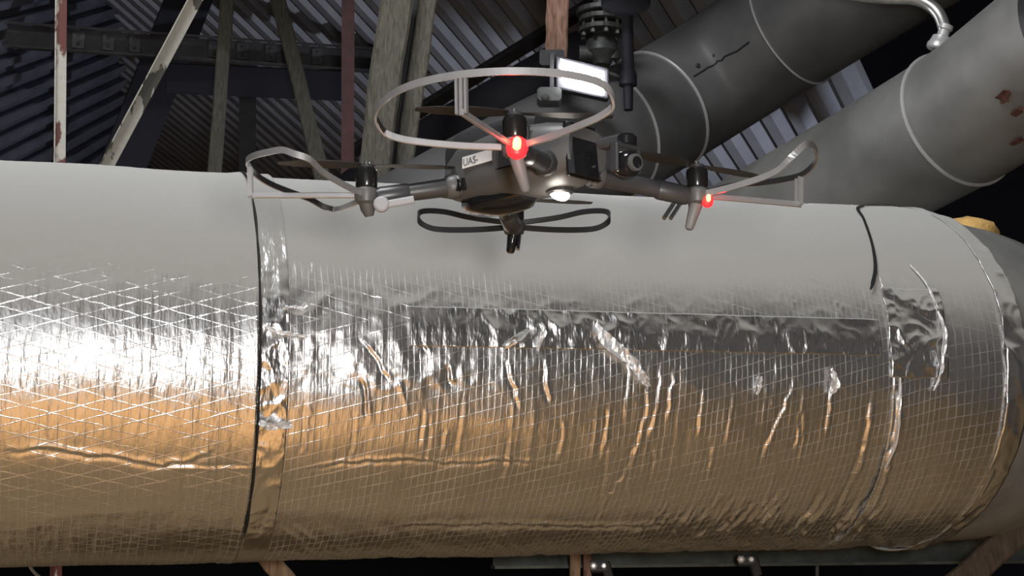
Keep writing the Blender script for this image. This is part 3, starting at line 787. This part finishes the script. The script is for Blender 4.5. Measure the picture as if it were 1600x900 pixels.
# tape over the right joint: crumpled patch
def off_patch(S, T):
    A = T * RP
    return 0.007 + 0.0075 * crumple(S, A, 111) + 0.006 * (vn(S * 14, A * 12, 112) - .5)
wrap('joint_tape', np.arange(pix_cyl(1384, 500)[0], pix_cyl(1472, 520)[0], 0.0030), np.arange(Tm(590, 1420), Tm(452, 1420), 0.0065), off_patch, M['foil_plain'], pipe, closed=False, thick=0.0015)
# rim tape at the foil's end
def off_rim(S, T):
    A = T * RP
    return 0.008 + 0.006 * crumple(S * 1.4, A * .7, 121)
wrap('rim_tape', np.arange(SR - .012, SR + .03, 0.0035), thetas(0.0085), off_rim, M['foil_plain'], pipe, thick=0.002)
# the dark split on the upper right and the sliver flaps
def strip(name, pix, wds, lift, mt, curl=0.0, r=RP):
    pts = []
    for (p, q), l in zip(pix, lift):
        s, t = pix_cyl(p, q, r)
        pts.append(Pa + AX * s + (E1 * math.cos(t) + E2 * math.sin(t)) * (r + l))
    pts = catmull(pts, 5); k = len(pts); vs, fs = [], []
    for i, p in enumerate(pts):
        f = i / (k - 1) * (len(wds) - 1); a = int(min(f, len(wds) - 2)); wv = wds[a] + (wds[a + 1] - wds[a]) * (f - a)
        t = (pts[min(i + 1, k - 1)] - pts[max(i - 1, 0)]).normalized()
        n = (p - (Pa + AX * (p - Pa).dot(AX))).normalized(); b = t.cross(n).normalized()
        j = random.uniform(-1, 1) * curl
        for e, h in ((-1, curl * .6 + j), (-.35, -j * .5), (.3, j * .7), (1, curl - j)):
            vs.append(p + b * wv * e + n * h)
    for i in range(k - 1):
        for e in range(3): fs.append((i * 4 + e, i * 4 + e + 1, i * 4 + e + 5, i * 4 + e + 4))
    o = mk(name, (vs, fs), mt, pipe)
    md = o.modifiers.new('thick', 'SOLIDIFY'); md.thickness = 0.001
    return o
M['foil_bare'] = mat('bare_foil', (0.88, 0.88, 0.88), 0.36, 0.55, 0, 20, 0.4, 90)
M['gap_shade'] = mat('gap_and_shade_black', (0.012, 0.012, 0.012), 0.8)  # black for the real split and for the painted edge shadow
strip('joint_gap_and_shade', [(1398, 322), (1372, 320), (1340, 330), (1348, 348), (1360, 385), (1365, 420), (1361, 445), (1357, 456)], [.002, .003, .004, .003, .003, .004, .0045, .001], [.010] * 8, M['gap_shade'])
shade_pts = []  # dark strip put in as the shadow along the left jacket's edge
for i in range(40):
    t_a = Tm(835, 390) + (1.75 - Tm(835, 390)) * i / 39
    shade_pts.append(Pa + AX * (SJ + .0025) + (E1 * math.cos(t_a) + E2 * math.sin(t_a)) * (RP + .0075))
mk('joint_gap_and_shade', tube(shade_pts, [.0005] + [.0022 + .0008 * math.sin(i * 1.7) for i in range(38)] + [.0005], 6), M['gap_shade'], pipe)
strip('torn_flap', [(929, 500), (932, 518), (950, 540), (972, 556), (1000, 572)], [.003, .010, .015, .013, .003], [.004, .012, .016, .014, .006], M['foil_bare'], .003)
strip('torn_flap', [(970, 552), (985, 570), (1000, 590), (1012, 604)], [.004, .010, .010, .002], [.006, .014, .012, .004], M['foil_bare'], .005)
strip('torn_flap', [(842, 506), (846, 522), (838, 545)], [.002, .006, .004], [.006, .014, .008], M['foil_bare'], .004)
strip('torn_flap', [(824, 516), (806, 530), (786, 544)], [.003, .008, .004], [.008, .016, .008], M['foil_plain'], .003)
strip('torn_flap', [(1418, 418), (1442, 445), (1456, 475), (1470, 520), (1468, 550), (1466, 580), (1455, 610)], [.001, .002, .0025, .005, .005, .003, .001], [.010, .010, .010, .014, .015, .012, .008], M['foil_bare'], .002)
strip('torn_flap', [(404, 656), (420, 662), (440, 660), (456, 664)], [.004, .007, .006, .002], [.010, .016, .014, .008], M['foil_bare'], .005)
strip('torn_flap', [(1296, 575), (1300, 600), (1296, 615)], [.003, .010, .002], [.008, .014, .006], M['foil_bare'], .004)
strip('torn_flap', [(1188, 588), (1184, 602), (1180, 616)], [.002, .005, .002], [.006, .010, .006], M['foil_bare'], .003)
strip('torn_flap', [(1402, 590), (1400, 640), (1394, 690), (1380, 730)], [.002, .004, .004, .001], [.010, .014, .012, .008], M['foil_bare'], .002)
strip('torn_flap', [(478, 478), (468, 484), (455, 482), (440, 486)], [.005, .003, .002, .002], [.010] * 4, M['foil_bare'], .003)
strip('torn_flap', [(412, 512), (430, 520), (452, 524), (478, 528)], [.002, .004, .004, .002], [.012] * 4, M['foil_bare'], .003)
# exposed yellow insulation behind the bend's crest
def blob(name, c, sx, sy, sz, mt, parent, seed=0, seg=18, rings=10, axis=None):
    rnd = random.Random(seed); vs, fs = [], []
    ax = axis or Vector((1, 0, 0)); ax = ax.normalized(); ay = Vector((-ax.y, ax.x, 0)).normalized(); az = ax.cross(ay)
    for i in range(rings + 1):
        a = math.pi * i / rings
        for k in range(seg):
            b = 2 * math.pi * k / seg; r = 1 + rnd.uniform(-.05, .05)
            vs.append(Vector(c) + ax * math.cos(a) * sx * r + ay * math.sin(a) * math.cos(b) * sy * r + az * math.sin(a) * math.sin(b) * sz * r)
    for i in range(rings):
        for k in range(seg): fs.append((i * seg + k, i * seg + (k + 1) % seg, (i + 1) * seg + (k + 1) % seg, (i + 1) * seg + k))
    return mk(name, (vs, fs), mt, parent, smooth=True)
iax = (P(1560, 372, 3.95) - P(1465, 340, 3.75)).normalized()
blob('insulation_lump', P(1514, 362, 3.84), .085, .07, .034, M['insul'], pipe, 4, axis=iax)

# ------------------------------------------------------------------ steel and timber under the pipe
d = 4.0
ch = empty('support_channel', P(1200, 885, d)); tag(ch, 'dark green-grey steel channel running just under the foil pipe', 'channel')
c0, c1 = P(770, 866, d), P(1700, 858, d + .35)
mk('channel', merge([bar(c0, c1, px(40, d), .008, CAM - c0), bar(c0 + Vector((0, -.03, px(20, d))), c1 + Vector((0, -.03, px(20, d))), .008, .06, CAM - c0), bar(c0 + Vector((0, -.03, -px(20, d))), c1 + Vector((0, -.03, -px(20, d))), .008, .06, CAM - c0)]), M['steel_grey'], ch)
for x, y in ((935, 884), (1165, 874)):
    b_ = mk('bracket', merge([bar(P(x - 12, y + 2, d - .1), P(x + 14, y + 2, d - .1), .03, .03, CAM - c0, .005), bar(P(x + 10, y - 4, d - .1), P(x + 18, y + 24, d - .1), .025, .03, CAM - c0, .003)]), M['steel_dark'], ch)
    mk('bolt', merge([lathe(P(x - 8, y, d - .12), (0, -1, 0), [(.010, 0), (.010, .012), (.005, .014)], 6), lathe(P(x + 8, y, d - .12), (0, -1, 0), [(.008, 0), (.008, .012), (.005, .014)], 6)]), M['band'], b_)
timber('timber_post', P(899, 960, 3.9), P(899, 850, 3.9), px(17, 3.9), .06, M['wood_warm'], 'light timber post below the pipe, left one of the pair at the bottom centre', 'post')
timber('timber_post', P(918, 960, 3.95), P(918, 850, 3.95), px(13, 3.9), .06, M['wood_red'], 'narrow reddish post below the pipe, right one of the pair at the bottom centre', 'post')
timber('timber_brace', P(480, 945, 3.6), P(408, 860, 3.6), px(30, 3.6), .05, M['wood_warm'], 'tan timber brace poking out below the foil pipe at the bottom left', 'brace')
timber('timber_brace', P(1478, 930, 3.72), P(1598, 824, 3.78), px(44, 3.75), .09, M['wood_brown'], 'brown timber brace leaning right under the pipe bend, bottom right corner', 'brace')
tag(mk('thin_pipe', tube([P(1277, 990, 4.3), P(1277, 860, 4.3)], px(3, 4.3), 8), M['steel_grey']), 'thin upright grey pipe hanging below the channel at the bottom right', 'pipe')
cb = catmull([P(40, 872, 3.7), P(50, 890, 3.7), P(62, 902, 3.7), P(90, 925, 3.7)], 5)
tag(mk('cable', tube(cb, .004, 8), M['conduit']), 'thin grey cable drooping below the foil pipe near the bottom left corner', 'cable')

# ------------------------------------------------------------------ the drone
CX, CY, CZ = 0.015, 2.02, 2.09
dr = empty('drone', (CX, CY, CZ)); tag(dr, 'grey quadcopter drone with prop guards hovering in front of the foil pipe', 'drone')
u = Vector((math.sqrt(.5), -math.sqrt(.5), 0)); wv = Vector((-math.sqrt(.5), -math.sqrt(.5), 0)); Z = Vector((0, 0, 1))
a_, b1_, b2_ = .159, .1756, .142
HUB = {'near': u * a_ + wv * b1_, 'right': u * a_ - wv * b1_, 'left': -u * a_ + wv * b2_, 'far': -u * a_ - wv * b2_}
GAX = {'near': -112, 'right': 20, 'left': 180, 'far': 90}
def dm(name, vf, mt, parent=None, smooth=False, bevel=0.0):      # drone-local geometry
    return mk(name, vf, mt, parent or dr, smooth, False, bevel)
# body: lofted rounded sections along u
def loft(secs, n=28, e=3.2):
    vs, fs = [], []
    for p, hw, zb, zt in secs:
        for k in range(n):
            a = 2 * math.pi * k / n; c, s = math.cos(a), math.sin(a)
            x = math.copysign(abs(c) ** (2 / e), c); y = math.copysign(abs(s) ** (2 / e), s)
            vs.append(u * p + wv * x * hw + Z * ((zb + zt) / 2 + y * (zt - zb) / 2))
    for i in range(len(secs) - 1):
        for k in range(n): fs.append((i * n + k, i * n + (k + 1) % n, (i + 1) * n + (k + 1) % n, (i + 1) * n + k))
    fs.append(tuple(range(n - 1, -1, -1))); fs.append(tuple(range((len(secs) - 1) * n, len(secs) * n)))
    return vs, fs
dm('body', loft([(-.125, .020, .012, .045), (-.118, .036, .002, .060), (-.09, .048, -.006, .074), (-.03, .055, -.010, .080), (.03, .056, -.010, .080), (.075, .052, -.006, .076), (.105, .044, .000, .070), (.118, .036, .006, .062)]), M['shell'], smooth=True)
dm('battery', loft([(-.128, .026, .040, .088), (-.10, .034, .050, .098), (.02, .036, .055, .100), (.05, .030, .06, .094)]), M['shell_dark'], smooth=True)
dm('belly_pod', loft([(-.105, .016, -.012, .006), (-.09, .030, -.022, .006), (-.05, .036, -.026, .004), (-.01, .032, -.022, .002), (.01, .018, -.014, .0)], 24, 2.4), M['gloss'], smooth=True)
# side panel, vents, sticker on the face turned to the camera's left (normal wv)
sp = dm('side_panel', merge([bar(u * .035 + wv * .0545 + Z * .018, u * .035 + wv * .0545 + Z * .066, .06, .004, wv, .004)]), M['shell_dark'], bevel=.002)
for k in range(2):
    q = -u * (.074 - .011 * k) + wv * .0505
    dm('vent', bar(q + Z * .003, q + Z * .019, .0045, .006, wv), M['gloss'])
st = dm('sticker', bar(-u * .062 + wv * .0540 + Z * .0395, -u * .002 + wv * .0570 + Z * .0395, .016, .0015, wv), M['sticker'])
tc = bpy.data.curves.new('lettering', 'FONT'); tc.body = 'UAS-'; tc.size = .0145; tc.extrude = .0003
to = bpy.data.objects.new('lettering', tc); COL.objects.link(to); to.parent = st; tc.materials.append(M['ink'])
tu = (u * .060 + wv * .003).normalized(); rot = Matrix((tu, Z, tu.cross(Z))).transposed().to_4x4()
tmat = Matrix.Translation(-u * .060 + wv * .0552 + Z * .0345) @ rot
dgr = bpy.context.evaluated_depsgraph_get(); tme = bpy.data.meshes.new_from_object(to.evaluated_get(dgr)); bpy.data.objects.remove(to)
tme.materials.clear(); tme.transform(tmat); link('lettering', tme, M['ink'], st)
# front panel with camera recess (normal u)
dm('front_panel', bar(u * .117 + wv * .006 + Z * -.004, u * .110 + wv * .006 + Z * .066, .062, .012, u, .008), M['gloss'], bevel=.003)
# gimbal camera
gc = u * .150 - wv * .040 + Z * .016
gm = empty('gimbal_camera', gc, dr)
look = Vector((.62, -.78, -.05)).normalized()
def gl(name, vf, mt, smooth=False, bevel=0): return mk(name, vf, mt, gm, smooth, False, bevel)
gl('camera_body', merge([lathe(-look * .016, look, [(.006, 0), (.014, .003), (.0175, .012), (.0175, .026), (.015, .030)], 22)]), M['gloss'], True)
gl('lens_ring', lathe(look * .013, look, [(.0115, 0), (.0115, .006), (.009, .007)], 22), M['shell'], True)
gl('lens', lathe(look * .0135, look, [(.0092, 0), (.0088, .0062), (.004, .0078)], 20), M['gloss'], True)
sd = look.cross(Z).normalized()
gl('yoke', merge([bar(sd * .021 - Z * .012, sd * .021 + Z * .024, .014, .006, sd, .002), bar(-sd * .022 + Z * .024, sd * .023 + Z * .024, .012, .007, Z, .002), bar(-sd * .019 - Z * .006, -sd * .019 + Z * .024, .010, .005, sd, .001)]), M['shell_dark'], bevel=.001)
gl('pan_motor', lathe(Z * .026, Z, [(.014, 0), (.014, .010), (.010, .014)], 18), M['gloss'], True)
gl('mount', bar(Z * .034, -u * .055 + wv * .02 + Z * .028, .022, .014, Z, .004), M['shell_dark'])
# belly light
bl = u * .056 - wv * .013 - Z * .0085
lb = dm('light_housing', lathe(bl + Z * .004, -Z, [(.018, 0), (.018, .006), (.014, .008)], 20), M['shell_dark'])
dm('belly_light', lathe(bl - Z * .003, -Z + wv * .4, [(.0135, 0), (.0125, .004), (.007, .0065)], 18), M['led_white'])
bp_ = lamp('belly_light_lamp', 'POINT', (0, 0, 0), 0.10, (1, .92, .82), None, .012); bp_.parent = dr; bp_.location = bl - Z * .022 + wv * .004

def guard(parent, axis_deg, m_out, m_in, dz=0.0):
    ca = math.radians(axis_deg)
    def pol(r, a, z): a = math.radians(a) + ca; return Vector((math.cos(a) * r, math.sin(a) * r, z))
    side = [(.016, 66, -.004), (.06, 66, -.003), (.110, 66, .001), (.138, 67, .006), (.156, 67, .014 + dz * .4), (.1655, 62, .026 + dz), (.165, 55, .034 + dz)]
    arc = [(.161, a, .038 + dz * abs(a) / 42) for a in (42, 28, 14, 0, -14, -28, -42)]
    ctrl = [pol(*p) for p in side] + [pol(*p) for p in arc] + [pol(r, -a, z) for r, a, z in reversed(side)]
    pts = catmull(ctrl, 5); n = len(pts); hh, ww = .0042, .0017
    vs, fs, mi = [], [], []
    cen = pol(.085, 0, 0)
    for i, p in enumerate(pts):
        t = (pts[min(i + 1, n - 1)] - pts[max(i - 1, 0)]).normalized()
        o_ = t.cross(Z); o_.z = 0; o_.normalize()
        if o_.dot(p - cen) < 0 and False: o_ = -o_
        up = o_.cross(t).normalized()
        if up.z < 0: up = -up
        vs += [p + o_ * ww + up * hh * .8, p + o_ * ww - up * hh * .8, p + o_ * ww * .5 - up * hh, p - o_ * ww - up * hh, p - o_ * ww + up * hh, p + o_ * ww * .5 + up * hh]
    for i in range(n - 1):
        for k in range(6):
            fs.append((i * 6 + k, i * 6 + (k + 1) % 6, (i + 1) * 6 + (k + 1) % 6, (i + 1) * 6 + k)); mi.append(k)
    fs += [(5, 4, 3, 2, 1, 0), tuple((n - 1) * 6 + k for k in range(6))]; mi += [0, 0]
    me = pyd(vs, fs)
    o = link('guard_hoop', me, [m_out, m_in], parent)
    # inward faces of the arc take the black put in for shade
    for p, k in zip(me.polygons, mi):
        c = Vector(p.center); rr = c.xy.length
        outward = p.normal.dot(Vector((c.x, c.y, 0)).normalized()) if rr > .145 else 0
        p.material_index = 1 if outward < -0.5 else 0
    bm = bmesh.new(); bm.from_mesh(me); bmesh.ops.recalc_face_normals(bm, faces=bm.faces); bm.to_mesh(me); bm.free()
    e = pol(.158, 0, -.004); s0 = pol(.016, 0, -.004)
    mk('guard_spoke', bar(s0, e, .0055, .0075, Z, .001), m_out, parent, False, False)
    mk('guard_post', merge([bar(e - Z * .004, pol(.160, 0, .036), .0035, .005, pol(1, 0, 0), .0005), bar(pol(.157, 2.0, -.006), pol(.159, 2.0, .034), .003, .006, pol(1, 0, 0)), bar(pol(.157, -2.0, -.006), pol(.159, -2.0, .034), .003, .006, pol(1, 0, 0))]), m_out, parent, False, False)

LEGDIR = {'near': Vector((.014, .012, -.046)), 'right': Vector((-.013, -.002, -.042)), 'left': Vector((.004, .006, -.022)), 'far': Vector((-.006, 0, -.034))}
ATT = {'near': u * .085 + wv * .045, 'right': u * .085 - wv * .042, 'left': -u * .085 + wv * .040, 'far': -u * .085 - wv * .040}
BL = {'near': 8, 'right': 35, 'left': 6, 'far': 12}
for key in ('near', 'left', 'right', 'far'):
    h = HUB[key]
    # arm
    p0 = ATT[key] + Z * .014; p1 = h + (ATT[key] - h).normalized() * .014 - Z * .006
    dv = (p1 - p0).normalized()
    am = dm('arm', tube([p0, p0.lerp(p1, .06), p0.lerp(p1, .1), p0.lerp(p1, .72), p1], [.0175, .0165, .013, .0115, .0115], 10), M['arm'] if key != 'near' else M['arm_matt'], smooth=True)
    mk('sleeve', tube([p1 - dv * .045, p1 - dv * .042, p1 - dv * .006, p1], [.0125, .0138, .0138, .012], 12), M['shell_dark'] if key != 'right' else M['arm'], am, True, False)
    mk('hinge', tube([p0 - dv * .006, p0 + dv * .004, p0 + dv * .014, p0 + dv * .018], [.014, .0178, .0172, .014], 12), M['shell'] if key != 'near' else M['arm_matt'], am, True, False)
    # motor assembly
    m = empty('motor', h, dr)
    q = lambda nme, vf, mt, sm=False, bv=0: mk(nme, vf, mt, m, sm, False, bv)
    q('mount', lathe(-Z * .018, Z, [(.008, 0), (.0145, .004), (.0165, .012), (.0165, .020), (.013, .024)], 16), M['shell'] if key != 'far' else M['shell_dark'], True)
    q('motor_can', lathe(Z * .006, Z, [(.0140, 0), (.0150, .002), (.0150, .022), (.0135, .026), (.008, .0275)], 22), M['motor'], True)
    q('prop_hub', lathe(Z * .033, Z, [(.008, 0), (.0105, .001), (.0105, .005), (.005, .006), (.0035, .010)], 14), M['shell_dark'], True)
    guard(m, GAX[key], M['guard'] if key != 'far' else M['guard_shade'], M['guard_shade'], {'left': -.011, 'right': .008, 'far': .008}.get(key, 0))
    # propeller blades at rest
    for sgn in (0, 180):
        ba = math.radians(BL[key] + sgn); dx = Vector((math.cos(ba), math.sin(ba), 0)); dy = Vector((-dx.y, dx.x, 0)); vs, fs = [], []
        K = 10
        for i in range(K):
            f = i / (K - 1); r = .008 + f * .112; cw = .0085 * (0.55 + 1.3 * math.sin(min(1, f * 1.25 + .12) * math.pi * .72)) * (1 - .55 * max(0, f - .8) / .2); tw = .10 * (1 - f) + .03
            for e, zt in ((-1, .0005), (1, .0005), (1, -.0005), (-1, -.0005)):
                vs.append(dx * r + dy * cw * e * math.cos(tw) + Z * (.038 + e * cw * math.sin(tw) + zt))
        for i in range(K - 1):
            for k in range(4): fs.append((i * 4 + k, i * 4 + (k + 1) % 4, (i + 1) * 4 + (k + 1) % 4, (i + 1) * 4 + k))
        fs += [(3, 2, 1, 0), tuple((K - 1) * 4 + k for k in range(4))]
        q('rotor_blade', (vs, fs), M['blade'])
    # landing leg
    ld = LEGDIR[key]
    if key != 'left':
        x_, y_ = perp(ld, Vector((0, -1, 0)))
        q('landing_leg', tube([-Z * .010, -Z * .010 + ld * .35, -Z * .010 + ld * .93, -Z * .010 + ld], [.0095, .0085, .0062, .004], 12), M['leg'] if key != 'far' else M['gloss'], True)
    else:
        q('landing_leg', tube([-Z * .010, -Z * .010 + ld * .6, -Z * .010 + ld], [.0115, .010, .006], 12), M['shell'], True)
    if key in ('right', 'far'):
        # pair of thin antenna fins under the hub
        off = Vector((-.026, 0, -.006)) if key == 'right' else Vector((0.0, 0, -.012))
        for k in range(2):
            s0 = off + Vector((.009 * k, 0, 0)); s1 = s0 + (Vector((-.020, 0, -.030)) if key == 'right' else Vector((-.008 + .005 * k, 0, -.026)))
            q('antenna_fin', prism(s0, s1, [(-.002, -.008), (.002, -.008), (.003, 0), (.002, .008), (-.002, .008), (-.003, 0)], Vector((0, -1, 0))), M['gloss'])
    if key in ('near', 'right'):
        lo = Vector((0.002, -.0175, -.008)) if key == 'near' else Vector((.012, -.014, -.014))
        sc_ = 1.0 if key == 'near' else .62
        lp = q('status_light', lathe(lo + Vector((0, -.007, -.006 * sc_)), (0.08, 0, 1), [(.002 * sc_, 0), (.0048 * sc_, .002), (.0052 * sc_, .008 * sc_), (.0045 * sc_, .013 * sc_), (.002, .0155 * sc_)], 12), M['led_core'], True)
        q('status_lens', lathe(lo + Vector((0, .006, -.010 * sc_)), (0.08, 0, 1), [(.003, -.004 * sc_), (.0105 * sc_, 0), (.0135 * sc_, .010 * sc_), (.0105 * sc_, .020 * sc_), (.003, .024 * sc_)], 12), M['led_red'], True)
        rl = lamp('status_glow', 'POINT', (0, 0, 0), .035 if key == 'near' else .02, (1, .02, .03), None, .006); rl.parent = m; rl.location = lo + Vector((math.cos(math.radians(GAX[key])) * .022, math.sin(math.radians(GAX[key])) * .022, -.004))
# latch under the left arm
lh = HUB['left']
dm('latch', merge([lathe(lh + Vector((.022, -.012, -.020)), (0, -1, 0), [(.011, 0), (.011, .006), (.008, .008)], 14), bar(lh + Vector((.028, -.014, -.020)), lh + Vector((.066, -.014, -.013)), .011, .006, Vector((0, -1, 0)), .002)]), M['latch'], bevel=.001)
